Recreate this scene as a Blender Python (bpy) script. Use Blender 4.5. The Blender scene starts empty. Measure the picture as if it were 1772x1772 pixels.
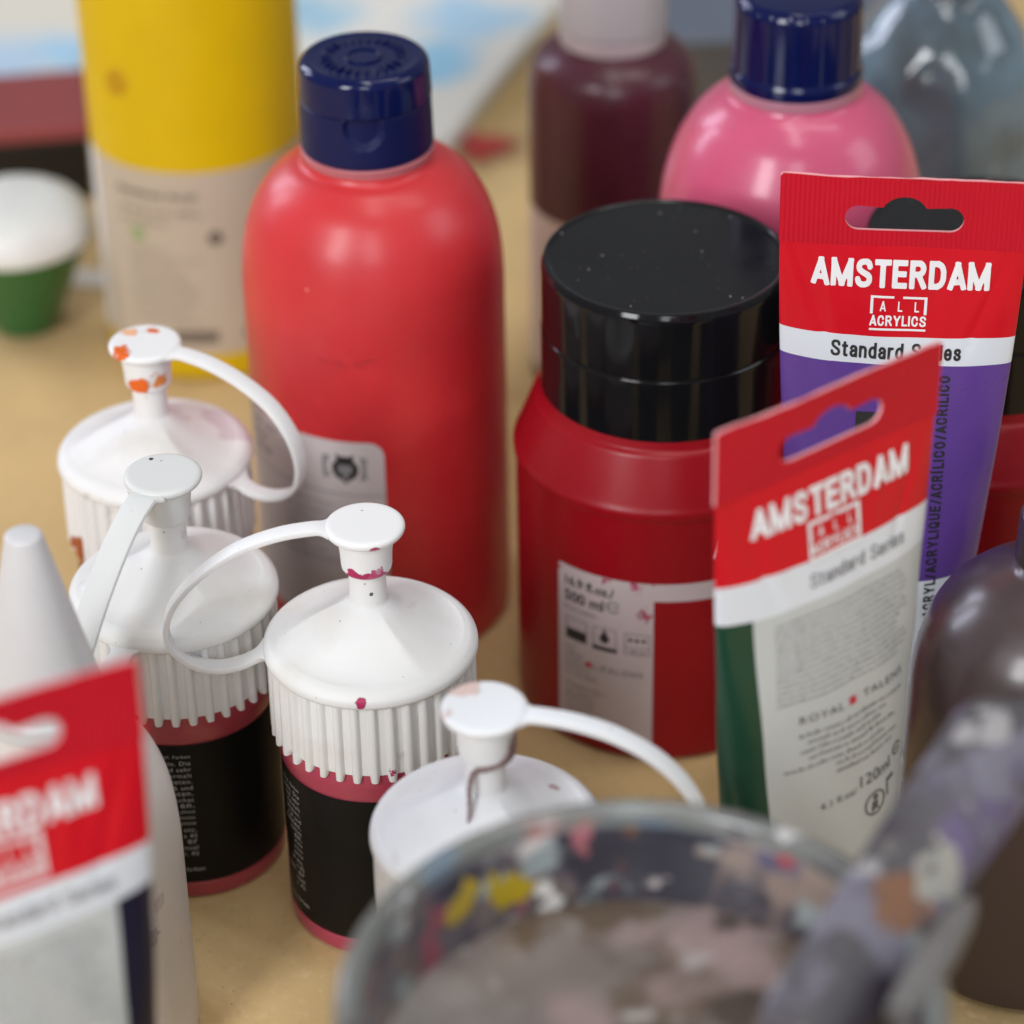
import bpy, bmesh, math, random
from mathutils import Vector, Matrix
S = 0.001                                   # everything below is measured in millimetres
R = math.radians
scene = bpy.context.scene
COL = scene.collection
random.seed(7)

# ------------------------------------------------------------------ camera
cam_d = bpy.data.cameras.new('camera')
cam = bpy.data.objects.new('camera', cam_d)
COL.objects.link(cam)
cam_d.sensor_width = 36.0
cam_d.lens = 36.0 * 5000 / 1772
cam_d.clip_start = 0.01
cam_d.clip_end = 60
cam.matrix_world = Matrix.Translation((0, 0, 0.513)) @ Matrix.Rotation(R(56.5), 4, 'X') @ Matrix.Rotation(R(-1.0), 4, 'Z')
cam_d.dof.use_dof = True
cam_d.dof.focus_distance = 0.722
cam_d.dof.aperture_fstop = 6.9
scene.camera = cam

# ------------------------------------------------------------------ world and lamps (a bright studio room)
world = bpy.data.worlds.new('World')
scene.world = world
world.use_nodes = True
wn, wl = world.node_tree.nodes, world.node_tree.links
bg = wn['Background']
tc = wn.new('ShaderNodeTexCoord')
sx = wn.new('ShaderNodeSeparateXYZ')
wr = wn.new('ShaderNodeValToRGB')
wl.new(tc.outputs['Generated'], sx.inputs[0])
mr = wn.new('ShaderNodeMapRange')
mr.inputs['From Min'].default_value = -1
wl.new(sx.outputs['Z'], mr.inputs['Value'])
wl.new(mr.outputs[0], wr.inputs['Fac'])
e = wr.color_ramp.elements
e[0].position = 0.42; e[0].color = (.12, .10, .085, 1)
e[1].position = 0.85; e[1].color = (.47, .49, .49, 1)
m_ = e.new(0.52); m_.color = (.46, .46, .48, 1)
m_ = e.new(0.68); m_.color = (.50, .51, .53, 1)
wl.new(wr.outputs[0], bg.inputs['Color'])
bg.inputs['Strength'].default_value = 0.52


def area(name, loc, aim, sx_, sy_, power, col):
    l = bpy.data.lights.new(name, 'AREA')
    l.shape = 'RECTANGLE'; l.size = sx_; l.size_y = sy_; l.energy = power; l.color = col
    o = bpy.data.objects.new(name, l); COL.objects.link(o)
    d = Vector(aim) - Vector(loc)
    o.matrix_world = Matrix.Translation(loc) @ d.to_track_quat('-Z', 'Y').to_matrix().to_4x4()
    return o


area('ceiling_lamp', (0.05, 0.45, 2.1), (0, 0.70, 0), 0.22, 1.1, 6.0, (1, .97, .92))
area('ceiling_lamp', (0.75, 0.75, 2.1), (0, 0.70, 0), 0.22, 1.1, 5.2, (1, .97, .92))
area('window_light', (-1.35, 2.05, 0.95), (0, 0.7, 0.1), 0.30, 0.9, 9, (.80, .82, 1))
area('window_light', (-1.85, 1.75, 0.95), (0, 0.7, 0.1), 0.30, 0.9, 9, (.80, .82, 1))
area('window_light', (1.9, 0.4, 1.2), (0, 0.7, 0.1), 0.9, 0.9, 8, (.86, .92, 1))
area('front_fill_light', (-1.25, -1.2, 1.35), (0, 0.7, 0.05), 0.6, 1.3, 43, (.96, .97, 1))  # added fill from behind the camera, lifts the sides facing it
area('front_fill_light', (0.05, -1.6, 1.35), (0, 0.7, 0.05), 0.6, 1.3, 16, (.94, .96, 1))  # second lamp of the added front fill

scene.view_settings.view_transform = 'Standard'
scene.view_settings.look = 'None'
scene.view_settings.exposure = 0.0
scene.view_settings.gamma = 1.0
scene.view_settings.use_curve_mapping = False
scene.render.engine = 'CYCLES'
scene.cycles.use_denoising = True
scene.cycles.max_bounces = 8

# ------------------------------------------------------------------ materials


def mat(name, col, rough=.4, coat=0, coat_rough=.1, spec=.5, var=.05, vscale=40, bump=0, bscale=900,
        stains_shade=(), specks=(), smears=(), sss=0, sss_rad=(1, .4, .3), trans=0, sheen=0, rvar=.05, ribs=None):
    m = bpy.data.materials.new(name)
    m.use_nodes = True
    n, l = m.node_tree.nodes, m.node_tree.links
    b = n['Principled BSDF']
    b.inputs['Roughness'].default_value = rough
    b.inputs['Specular IOR Level'].default_value = spec
    b.inputs['Coat Weight'].default_value = coat
    b.inputs['Coat Roughness'].default_value = coat_rough
    b.inputs['Transmission Weight'].default_value = trans
    b.inputs['Sheen Weight'].default_value = sheen
    if sss:
        b.inputs['Subsurface Weight'].default_value = sss
        b.inputs['Subsurface Radius'].default_value = sss_rad
        b.inputs['Subsurface Scale'].default_value = 0.004
    t = n.new('ShaderNodeTexCoord')
    vec = t.outputs['Object']

    def noise(scale, detail=3, off=0.0):
        x = n.new('ShaderNodeTexNoise')
        x.inputs['Scale'].default_value = scale
        x.inputs['Detail'].default_value = detail
        if off:
            a = n.new('ShaderNodeVectorMath'); a.operation = 'ADD'
            l.new(vec, a.inputs[0]); a.inputs[1].default_value = (off, off * .7, off * 1.3)
            l.new(a.outputs[0], x.inputs['Vector'])
        else:
            l.new(vec, x.inputs['Vector'])
        return x.outputs['Fac']

    def math_(op, a, c):
        x = n.new('ShaderNodeMath'); x.operation = op
        for i, v in enumerate((a, c)):
            if isinstance(v, (int, float)):
                x.inputs[i].default_value = v
            else:
                l.new(v, x.inputs[i])
        return x.outputs[0]

    def mix(fac, a, c):
        x = n.new('ShaderNodeMix'); x.data_type = 'RGBA'
        l.new(fac, x.inputs['Factor'])
        for k, v in ((6, a), (7, c)):
            if isinstance(v, tuple):
                x.inputs[k].default_value = (*v[:3], 1)
            else:
                l.new(v, x.inputs[k])
        return x.outputs[2]

    def step(v, lo, hi):
        x = n.new('ShaderNodeMapRange'); x.interpolation_type = 'SMOOTHSTEP'
        l.new(v, x.inputs['Value'])
        x.inputs['From Min'].default_value = lo; x.inputs['From Max'].default_value = hi
        return x.outputs[0]
    c = tuple(col)
    v1 = noise(vscale)
    hts = []
    cur = mix(v1, tuple(min(1, k * (1 - var * 2)) for k in c), tuple(min(1, k * (1 + var * 2)) for k in c))
    for (sc, sscale, th, soft, seed) in smears:
        cur = mix(step(noise(sscale, 4, seed), th, th + soft), cur, sc)
    for (p, rad, sc, ns, amp) in stains_shade:
        dv = n.new('ShaderNodeVectorMath'); dv.operation = 'DISTANCE'
        l.new(vec, dv.inputs[0]); dv.inputs[1].default_value = tuple(k * S for k in p)
        nz = noise(ns, 4, p[0] * .01 + .3)
        dd = math_('ADD', dv.outputs['Value'], math_('MULTIPLY', math_('SUBTRACT', nz, .5), amp * S * 5))
        f = step(dd, rad * S * (1.06 if rad < 12 else 1.35), rad * S * (.9 if rad < 12 else .45))
        cur = mix(f, cur, sc)
        if rad < 6:
            hts.append(math_('MULTIPLY', f, math_('ADD', nz, .6)))
    for (sc, vs, size, keep) in specks:
        vo = n.new('ShaderNodeTexVoronoi'); vo.inputs['Scale'].default_value = vs
        l.new(vec, vo.inputs['Vector'])
        sp = n.new('ShaderNodeSeparateColor'); l.new(vo.outputs['Color'], sp.inputs[0])
        f = math_('MULTIPLY', step(vo.outputs['Distance'], size, size * .5), math_('GREATER_THAN', sp.outputs[0], keep))
        cur = mix(f, cur, sc)
    l.new(cur, b.inputs['Base Color'])
    if rvar:
        r_ = n.new('ShaderNodeMapRange')
        l.new(noise(vscale * 3, 4, 1.7), r_.inputs['Value'])
        r_.inputs['From Min'].default_value = .3; r_.inputs['From Max'].default_value = .7
        r_.inputs['To Min'].default_value = max(.02, rough - rvar); r_.inputs['To Max'].default_value = rough + rvar
        l.new(r_.outputs[0], b.inputs['Roughness'])
    if bump or ribs or hts:
        bp = n.new('ShaderNodeBump'); bp.inputs['Distance'].default_value = 0.0003
        bp.inputs['Strength'].default_value = bump or .5
        if ribs:
            wv = n.new('ShaderNodeTexWave'); wv.inputs['Scale'].default_value = ribs
            wv.inputs['Distortion'].default_value = .6
            l.new(vec, wv.inputs['Vector'])
            h = wv.outputs['Fac']
        else:
            h = noise(bscale, 5, .9)
        if hts:
            h = math_('MULTIPLY', h, (bump or 0) if not ribs else 1)
            bp.inputs['Strength'].default_value = 1.0
            for q in hts:
                h = math_('ADD', h, q)
        l.new(h, bp.inputs['Height'])
        l.new(bp.outputs[0], b.inputs['Normal'])
    return m


# ------------------------------------------------------------------ mesh helpers (all in mm)


def obj(name, V, F, mats, parent=None, fm=None, smooth=True, sharp=38):
    me = bpy.data.meshes.new(name)
    me.from_pydata([(x * S, y * S, z * S) for x, y, z in V], [], F)
    if not isinstance(mats, (list, tuple)):
        mats = [mats]
    for m in mats:
        me.materials.append(m)
    if fm:
        for p, i in zip(me.polygons, fm):
            p.material_index = i
    bm = bmesh.new(); bm.from_mesh(me)
    bmesh.ops.remove_doubles(bm, verts=bm.verts, dist=1e-6)
    bm.to_mesh(me); bm.free()
    if smooth:
        me.shade_smooth()
        me.set_sharp_from_angle(angle=R(sharp))
    me.update()
    o = bpy.data.objects.new(name, me)
    COL.objects.link(o)
    if parent:
        o.parent = parent
    return o


def thing(name, x, y, rz, label, cat, group=None, z=0):
    o = bpy.data.objects.new(name, None)
    o.empty_display_size = .02
    COL.objects.link(o)
    o.location = (x * S, y * S, z * S)
    o.rotation_euler = (0, 0, R(rz))
    tag(o, label, cat, group)
    return o


def tag(o, label=None, cat=None, group=None, kind=None):
    for k, v in (('label', label), ('category', cat), ('group', group), ('kind', kind)):
        if v:
            o[k] = v


def fillet(pts, n=6):
    """pts (r, z, radius) -> rounded profile"""
    out = []
    for i, p in enumerate(pts):
        rad = p[2] if len(p) > 2 else 0
        if not rad or i in (0, len(pts) - 1):
            out.append((p[0], p[1])); continue
        P = Vector(p[:2]); A = Vector(pts[i - 1][:2]); B = Vector(pts[i + 1][:2])
        la, lb = (A - P).length, (B - P).length
        k = min(rad, la * .49, lb * .49)
        a = P + (A - P) / la * k; b = P + (B - P) / lb * k
        for j in range(n + 1):
            t = j / n
            q = a.lerp(P, t).lerp(P.lerp(b, t), t)
            out.append((q.x, q.y))
    return out


def lathe(prof, seg=96, disp=None):
    V, F = [], []
    n = len(prof)
    for i in range(seg):
        a = 2 * math.pi * i / seg
        for (r, z) in prof:
            dr, dz = disp(a, r, z) if disp else (0, 0)
            V.append(((r + dr) * math.cos(a), (r + dr) * math.sin(a), z + dz))
    for i in range(seg):
        j = (i + 1) % seg
        for k in range(n - 1):
            f = [i * n + k, j * n + k, j * n + k + 1, i * n + k + 1]
            if prof[k][0] < 1e-6:
                f = [i * n + k, j * n + k + 1, i * n + k + 1]
            elif prof[k + 1][0] < 1e-6:
                f = [i * n + k, j * n + k, i * n + k + 1]
            F.append(f)
    return V, F


def merge(*geos):
    V, F = [], []
    for v, f in geos:
        o = len(V)
        V += list(v); F += [[k + o for k in g] for g in f]
    return V, F


def spline(pts, n=10):
    """Catmull-Rom through points of any dimension"""
    P = [Vector(p) for p in pts]
    P = [P[0] * 2 - P[1]] + P + [P[-1] * 2 - P[-2]]
    out = []
    for i in range(1, len(P) - 2):
        for j in range(n):
            t = j / n
            p0, p1, p2, p3 = P[i - 1:i + 3]
            out.append(.5 * ((2 * p1) + (p2 - p0) * t + (2 * p0 - 5 * p1 + 4 * p2 - p3) * t * t + (3 * p1 - p0 - 3 * p2 + p3) * t ** 3))
    out.append(P[-2])
    return out


def ribbon(path, width, thick, side):
    """path of 3-D points, ribbon width along the side vector, rounded edges"""
    V, F = [], []
    n = len(path)
    m = 10
    for i, p in enumerate(path):
        T = (path[min(i + 1, n - 1)] - path[max(i - 1, 0)]).normalized()
        sd = Vector(side); sd = (sd - T * sd.dot(T)).normalized()
        N = T.cross(sd).normalized()
        w = width(i / (n - 1)) / 2; t = thick / 2
        for k in range(m):
            a = 2 * math.pi * k / m
            ca, sa = math.cos(a), math.sin(a)
            q = p + sd * (w * math.copysign(abs(ca) ** .35, ca)) + N * (t * math.copysign(abs(sa) ** .5, sa))
            V.append(tuple(q))
    for i in range(n - 1):
        for k in range(m):
            F.append([i * m + k, i * m + (k + 1) % m, (i + 1) * m + (k + 1) % m, (i + 1) * m + k])
    F.append(list(range(m))[::-1]); F.append([(n - 1) * m + k for k in range(m)])
    return V, F


_tc = {}


def text2d(s, bold=.0, sp=1.0):
    """unit text: list of 2-D verts normalised to its own bounding box, and faces"""
    key = (s, bold, sp)
    if key in _tc:
        return _tc[key]
    cu = bpy.data.curves.new('text', 'FONT')
    cu.body = s; cu.offset = bold; cu.resolution_u = 3; cu.space_character = sp
    o = bpy.data.objects.new('text', cu)
    COL.objects.link(o)
    dg = bpy.context.evaluated_depsgraph_get(); dg.update()
    me = bpy.data.meshes.new_from_object(o.evaluated_get(dg))
    V = [(v.co.x, v.co.y) for v in me.vertices]
    F = [list(p.vertices) for p in me.polygons]
    bpy.data.objects.remove(o); bpy.data.curves.remove(cu); bpy.data.meshes.remove(me)
    x0 = min(v[0] for v in V); x1 = max(v[0] for v in V)
    y0 = min(v[1] for v in V); y1 = max(v[1] for v in V)
    _tc[key] = ([((x - x0) / (x1 - x0), (y - y0) / (y1 - y0)) for x, y in V], F, (x1 - x0) / (y1 - y0))
    return _tc[key]


def text(s, u, v, w, h, bold=.0, sp=1.0, rot=0, align='c', asc=None):
    """flat (u, v) geometry of a line of text fitted in w x h around u, v (mm)"""
    V, F, asp = text2d(s, bold, sp)
    if w is None:
        w = h * asp
    ca, sa = math.cos(R(rot)), math.sin(R(rot))
    ox = {'c': -.5, 'l': 0, 'r': -1}[align]
    out = []
    for x, y in V:
        X, Y = (x + ox) * w, (y - .5) * h
        out.append((u + X * ca - Y * sa, v + X * sa + Y * ca))
    return out, F


def rect(u0, u1, v0, v1, nu=None, nv=1):
    nu = nu or max(1, int(abs(u1 - u0) / 2))
    V = [(u0 + (u1 - u0) * i / nu, v0 + (v1 - v0) * j / nv) for j in range(nv + 1) for i in range(nu + 1)]
    F = [[j * (nu + 1) + i, j * (nu + 1) + i + 1, (j + 1) * (nu + 1) + i + 1, (j + 1) * (nu + 1) + i] for j in range(nv) for i in range(nu)]
    return V, F


def frame2(u0, u1, v0, v1, t):
    return merge(rect(u0, u1, v0, v0 + t), rect(u0, u1, v1 - t, v1), rect(u0, u0 + t, v0 + t, v1 - t), rect(u1 - t, u1, v0 + t, v1 - t))


def ring2(u, v, r0, r1, a0=0, a1=360, ax=1.0, n=28):
    V, F = [], []
    for i in range(n + 1):
        a = R(a0 + (a1 - a0) * i / n)
        for r in (r0, r1):
            V.append((u + r * ax * math.cos(a), v + r * math.sin(a)))
    for i in range(n):
        F.append([i * 2, i * 2 + 1, i * 2 + 3, i * 2 + 2])
    return V, F


def poly2(pts):
    c = (sum(p[0] for p in pts) / len(pts), sum(p[1] for p in pts) / len(pts))
    n = len(pts)
    return [c] + list(pts), [[0, 1 + i, 1 + (i + 1) % n] for i in range(n)]


def microtext(u0, u1, v, h, rng, ragged=0.0):
    """one line of print too small to read: a run of letter-sized marks"""
    geos = []
    u = u0
    end = u1 - (u1 - u0) * ragged * rng.random()
    while u < end - h:
        for _ in range(rng.randint(2, 9)):
            if u > end - .3 * h:
                break
            w = h * rng.choice((.28, .42, .5, .5, .62))
            hh = h * rng.choice((.62, .62, .7, 1.0))
            if rng.random() < .5:
                geos.append(ring2(u + w / 2, v + .31 * h, .16 * h, .33 * h, ax=w / h * 1.4, n=6))
            else:
                geos.append(rect(u, u + w * .45, v, v + hh, 1))
                geos.append(rect(u + w * .45, u + w, v + hh * .4, v + hh * .62, 1))
            u += w + .14 * h
        u += .38 * h
    return merge(*geos) if geos else ([], [])


def wrap(geo, fn, cut=2.5):
    """carry flat (u, v) geometry onto a surface; long edges are cut so it follows the curve"""
    V, F = geo
    bm = bmesh.new()
    vs = [bm.verts.new((x, y, 0)) for x, y in V]
    for f in F:
        try:
            bm.faces.new([vs[i] for i in f])
        except ValueError:
            pass
    for _ in range(3):
        es = [e_ for e_ in bm.edges if e_.calc_length() > cut]
        if not es:
            break
        bmesh.ops.subdivide_edges(bm, edges=es, cuts=1)
        bmesh.ops.triangulate(bm, faces=[f for f in bm.faces if len(f.verts) > 4])
    bm.verts.index_update()
    Vo = [fn(v.co.x, v.co.y) for v in bm.verts]
    Fo = [[v.index for v in f.verts] for f in bm.faces]
    bm.free()
    return Vo, Fo


def cyl(rad, eps=.12, th0=0.0):
    """u = arc length from the front (towards -y), v = height"""
    def fn(u, v):
        t = u / rad + R(th0)
        return ((rad + eps) * math.sin(t), -(rad + eps) * math.cos(t), v)
    return fn


def rounded_label(u0, u1, v0, v1, rad, nu=40, nv=24):
    V, F = [], []
    for j in range(nv + 1):
        # rows packed towards both ends so the corners come out round
        s = .5 - .5 * math.cos(math.pi * j / nv)
        v = v0 + (v1 - v0) * s
        d = max(0, rad - (v - v0), rad - (v1 - v))
        ins = rad - math.sqrt(max(0, rad * rad - d * d))
        for i in range(nu + 1):
            V.append((u0 + ins + (u1 - u0 - 2 * ins) * i / nu, v))
    F = [[j * (nu + 1) + i, j * (nu + 1) + i + 1, (j + 1) * (nu + 1) + i + 1, (j + 1) * (nu + 1) + i] for j in range(nv) for i in range(nu)]
    return V, F


# a condensed grotesque drawn as strokes, turned into outlines by marching squares
GL = {
    'A': (.62, [[(0, 0), (.31, 1)], [(.31, 1), (.62, 0)], [(.1, .24), (.52, .24)]]),
    'M': (.80, [[(0, 0), (0, 1)], [(0, 1), (.40, .0)], [(.40, .0), (.80, 1)], [(.80, 1), (.80, 0)]]),
    'S': (.56, [[(.56, .77), (.52, .91), (.42, .99), (.30, 1), (.14, .97), (.05, .85), (.06, .68), (.18, .57), (.38, .46), (.52, .36), (.56, .20), (.50, .06), (.33, 0), (.17, .01), (.05, .09), (.0, .23)]]),
    'T': (.54, [[(0, 1), (.54, 1)], [(.27, 1), (.27, 0)]]),
    'E': (.46, [[(0, 0), (0, 1)], [(0, 1), (.46, 1)], [(0, .51), (.42, .51)], [(0, 0), (.46, 0)]]),
    'R': (.56, [[(0, 0), (0, 1)], [(0, 1), (.3, 1)], [(.3, 1), (.45, .94), (.52, .76), (.45, .58), (.3, .51)], [(.3, .51), (0, .51)], [(.30, .5), (.56, 0)]]),
    'D': (.56, [[(0, 0), (0, 1)], [(0, 1), (.24, 1)], [(.24, 1), (.44, .92), (.55, .70), (.56, .5), (.55, .30), (.44, .08), (.24, 0)], [(.24, 0), (0, 0)]]),
    'L': (.44, [[(0, 0), (0, 1)], [(0, 0), (.44, 0)]]),
    'C': (.56, [[(.55, .70), (.50, .90), (.38, 1), (.26, 1), (.10, .92), (.01, .68), (0, .5), (.01, .32), (.10, .08), (.26, 0), (.38, 0), (.50, .10), (.55, .30)]]),
    'Y': (.60, [[(0, 1), (.3, .42)], [(.6, 1), (.3, .42)], [(.3, .45), (.3, 0)]]),
    'I': (.0, [[(0, 0), (0, 1)]]),
    '\u00cd': (.0, [[(0, 0), (0, 1)], [(.0, 1.22), (.10, 1.34)]]),
    'O': (.58, [[(.29, 1), (.14, .95), (.02, .72), (0, .5), (.02, .28), (.14, .05), (.29, 0), (.44, .05), (.56, .28), (.58, .5), (.56, .72), (.44, .95), (.29, 1)]]),
    'Q': (.58, [[(.29, 1), (.14, .95), (.02, .72), (0, .5), (.02, .28), (.14, .05), (.29, 0), (.44, .05), (.56, .28), (.58, .5), (.56, .72), (.44, .95), (.29, 1)], [(.34, .24), (.58, -.04)]]),
    'U': (.56, [[(0, 1), (0, .28)], [(0, .28), (.06, .08), (.28, 0), (.50, .08), (.56, .28)], [(.56, .28), (.56, 1)]]),
    '/': (.34, [[(0, -.05), (.34, 1.05)]]),
    ' ': (.16, []),
    't': (.28, [[(.12, .92), (.12, .14)], [(.12, .14), (.16, .02), (.29, .01)], [(0, .70), (.28, .70)]]),
    'a': (.42, [[(.03, .54), (.10, .68), (.22, .71), (.36, .66), (.42, .50)], [(.42, .50), (.42, 0)], [(.42, .42), (.20, .38), (.04, .28), (.02, .14), (.12, .01), (.26, .02), (.42, .18)]]),
    'n': (.42, [[(0, 0), (0, .71)], [(0, .48), (.10, .67), (.24, .71), (.37, .64), (.42, .46)], [(.42, .46), (.42, 0)]]),
    'd': (.44, [[(.44, 0), (.44, 1)], [(.44, .50), (.36, .67), (.22, .71), (.06, .60), (0, .36), (.06, .11), (.22, 0), (.36, .05), (.44, .20)]]),
    'r': (.27, [[(0, 0), (0, .71)], [(0, .44), (.07, .62), (.16, .70), (.28, .70)]]),
    'e': (.43, [[(.02, .37), (.42, .37)], [(.42, .37), (.40, .58), (.30, .70), (.21, .71), (.08, .64), (.01, .44), (.01, .28), (.08, .07), (.22, 0), (.36, .05), (.42, .17)]]),
    'i': (.0, [[(0, 0), (0, .71)], [(0, .95), (0, .98)]]),
    's': (.40, [[(.38, .53), (.36, .64), (.27, .70), (.19, .71), (.08, .68), (.03, .58), (.05, .48), (.14, .41), (.27, .34), (.36, .27), (.39, .16), (.34, .04), (.21, 0), (.10, .02), (.03, .09), (.01, .20)]]),
}


def block_text(s, u, v, w, h, wt=.20, gap=.15, rot=0, cell=.045):
    """heavy lettering as flat (u, v) geometry, fitted in width w and cap height h, centred on u, v"""
    hw = wt / 2
    AN = .80                                # horizontal strokes are thinner than the stems
    geos, pen = [], 0.0
    for ch in s:
        adv, strokes = GL[ch]
        segs = []
        for st in strokes:
            P = [Vector((x + hw, hw + y * (1 / AN - wt))) for x, y in st]
            if len(P) > 2:
                P = [Vector(p) for p in spline([tuple(p) for p in P], 4)]
                segs += [(P[i], P[i + 1], False) for i in range(len(P) - 1)]
            else:
                segs.append((P[0], P[1], True))
        gw = adv + wt
        if ch == '\u00cd':
            gw += .1
        if segs:
            y1 = 1.45 if ch == '\u00cd' else 1.0
            lo = -.12 if ch in 'Q/' else 0.0
            nx_, ny_ = int((gw + .1) / cell) + 2, int((y1 - lo + .1) / cell) + 2

            def dist(x, y):
                d = 9
                p = Vector((x, y / AN))
                for a, b, box in segs:
                    ab = b - a; L = ab.length or 1e-6
                    t_ = ab / L
                    q = p - a
                    al = q.dot(t_); pr = abs(q.x * t_.y - q.y * t_.x)
                    if box:
                        e_ = max(-al - hw, al - L - hw)
                        dd = max(e_, pr - hw)
                    else:
                        al = min(L, max(0, al))
                        dd = (q - t_ * al).length - hw
                    d = min(d, dd)
                return max(d, y - y1, lo - y, -x - .02, x - gw - .02)
            f = [[dist(-.05 + i * cell, lo - .05 + j * cell) for i in range(nx_)] for j in range(ny_)]
            V, F, cache = [], [], {}

            def vid(key, x, y):
                if key not in cache:
                    cache[key] = len(V); V.append((x + pen, y))
                return cache[key]
            for j in range(ny_ - 1):
                for i in range(nx_ - 1):
                    cs = [(i, j), (i + 1, j), (i + 1, j + 1), (i, j + 1)]
                    poly = []
                    for k in range(4):
                        (i0, j0), (i1, j1) = cs[k], cs[(k + 1) % 4]
                        d0, d1 = f[j0][i0], f[j1][i1]
                        if d0 < 0:
                            poly.append(vid((i0, j0), -.05 + i0 * cell, lo - .05 + j0 * cell))
                        if (d0 < 0) != (d1 < 0):
                            t_ = d0 / (d0 - d1)
                            key = tuple(sorted(((i0, j0), (i1, j1))))
                            poly.append(vid(key, -.05 + (i0 + (i1 - i0) * t_) * cell, lo - .05 + (j0 + (j1 - j0) * t_) * cell))
                    if len(set(poly)) >= 3:
                        F.append(poly)
            geos.append((V, F))
        pen += gw + gap * (.6 if ch in 'ALT/' else 1)
    tot = pen - gap
    if w is None:
        w = tot * h
    V, F = merge(*geos)
    ca, sa = math.cos(R(rot)), math.sin(R(rot))
    out = []
    for x, y in V:
        X, Y = (x / tot - .5) * w, (y - .5) * h
        out.append((u + X * ca - Y * sa, v + X * sa + Y * ca))
    return out, F


INK = mat('black_ink', (.02, .02, .022), .5, var=.1)
INKB = mat('faded_ink', (.10, .095, .10), .6, var=.1)
INKG = mat('grey_ink', (.22, .215, .22), .6, var=.1)
WHITE_INK = mat('white_ink', (.82, .82, .84), .45)
RED_INK = mat('red_ink', (.55, .02, .05), .5)
PALE_INK = mat('pale_ink', (.40, .39, .36), .6)

# ------------------------------------------------------------------ table
kraft = mat('kraft_paper', (.60, .42, .195), .8, var=.10, vscale=14, bump=.35, bscale=700, spec=.25,
            smears=(((.47, .325, .16), 9, .50, .25, 2.2), ((.64, .46, .24), 260, .52, .25, 5.5), ((.53, .365, .175), 330, .56, .2, 8.5)), specks=(((.36, .24, .11), 420, .16, .74),),
            stains_shade=(((-62, 475, 0), 7, (.30, .20, .10), 120, 5), ((-8, 1036, 0), 16, (.34, .20, .10), 60, 8)))  # last patch paints the brown shadow around the red blob into the paper
V, F = [], []
nx, ny = 60, 60
for j in range(ny + 1):
    for i in range(nx + 1):
        x = -1500 + 3000 * i / nx; y = -300 + 2600 * j / ny
        V.append((x, y, -.15 + .12 * math.sin(x * .013 + y * .006)))
for j in range(ny):
    for i in range(nx):
        F.append([j * (nx + 1) + i, j * (nx + 1) + i + 1, (j + 1) * (nx + 1) + i + 1, (j + 1) * (nx + 1) + i])
tb = obj('table_surface', V, F, kraft)
tag(tb, kind='structure')

# ------------------------------------------------------------------ white-capped squeeze bottles
SPECK = (((.22, .20, .19), 175, .060, .66), ((.45, .42, .38), 330, .08, .70))


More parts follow.
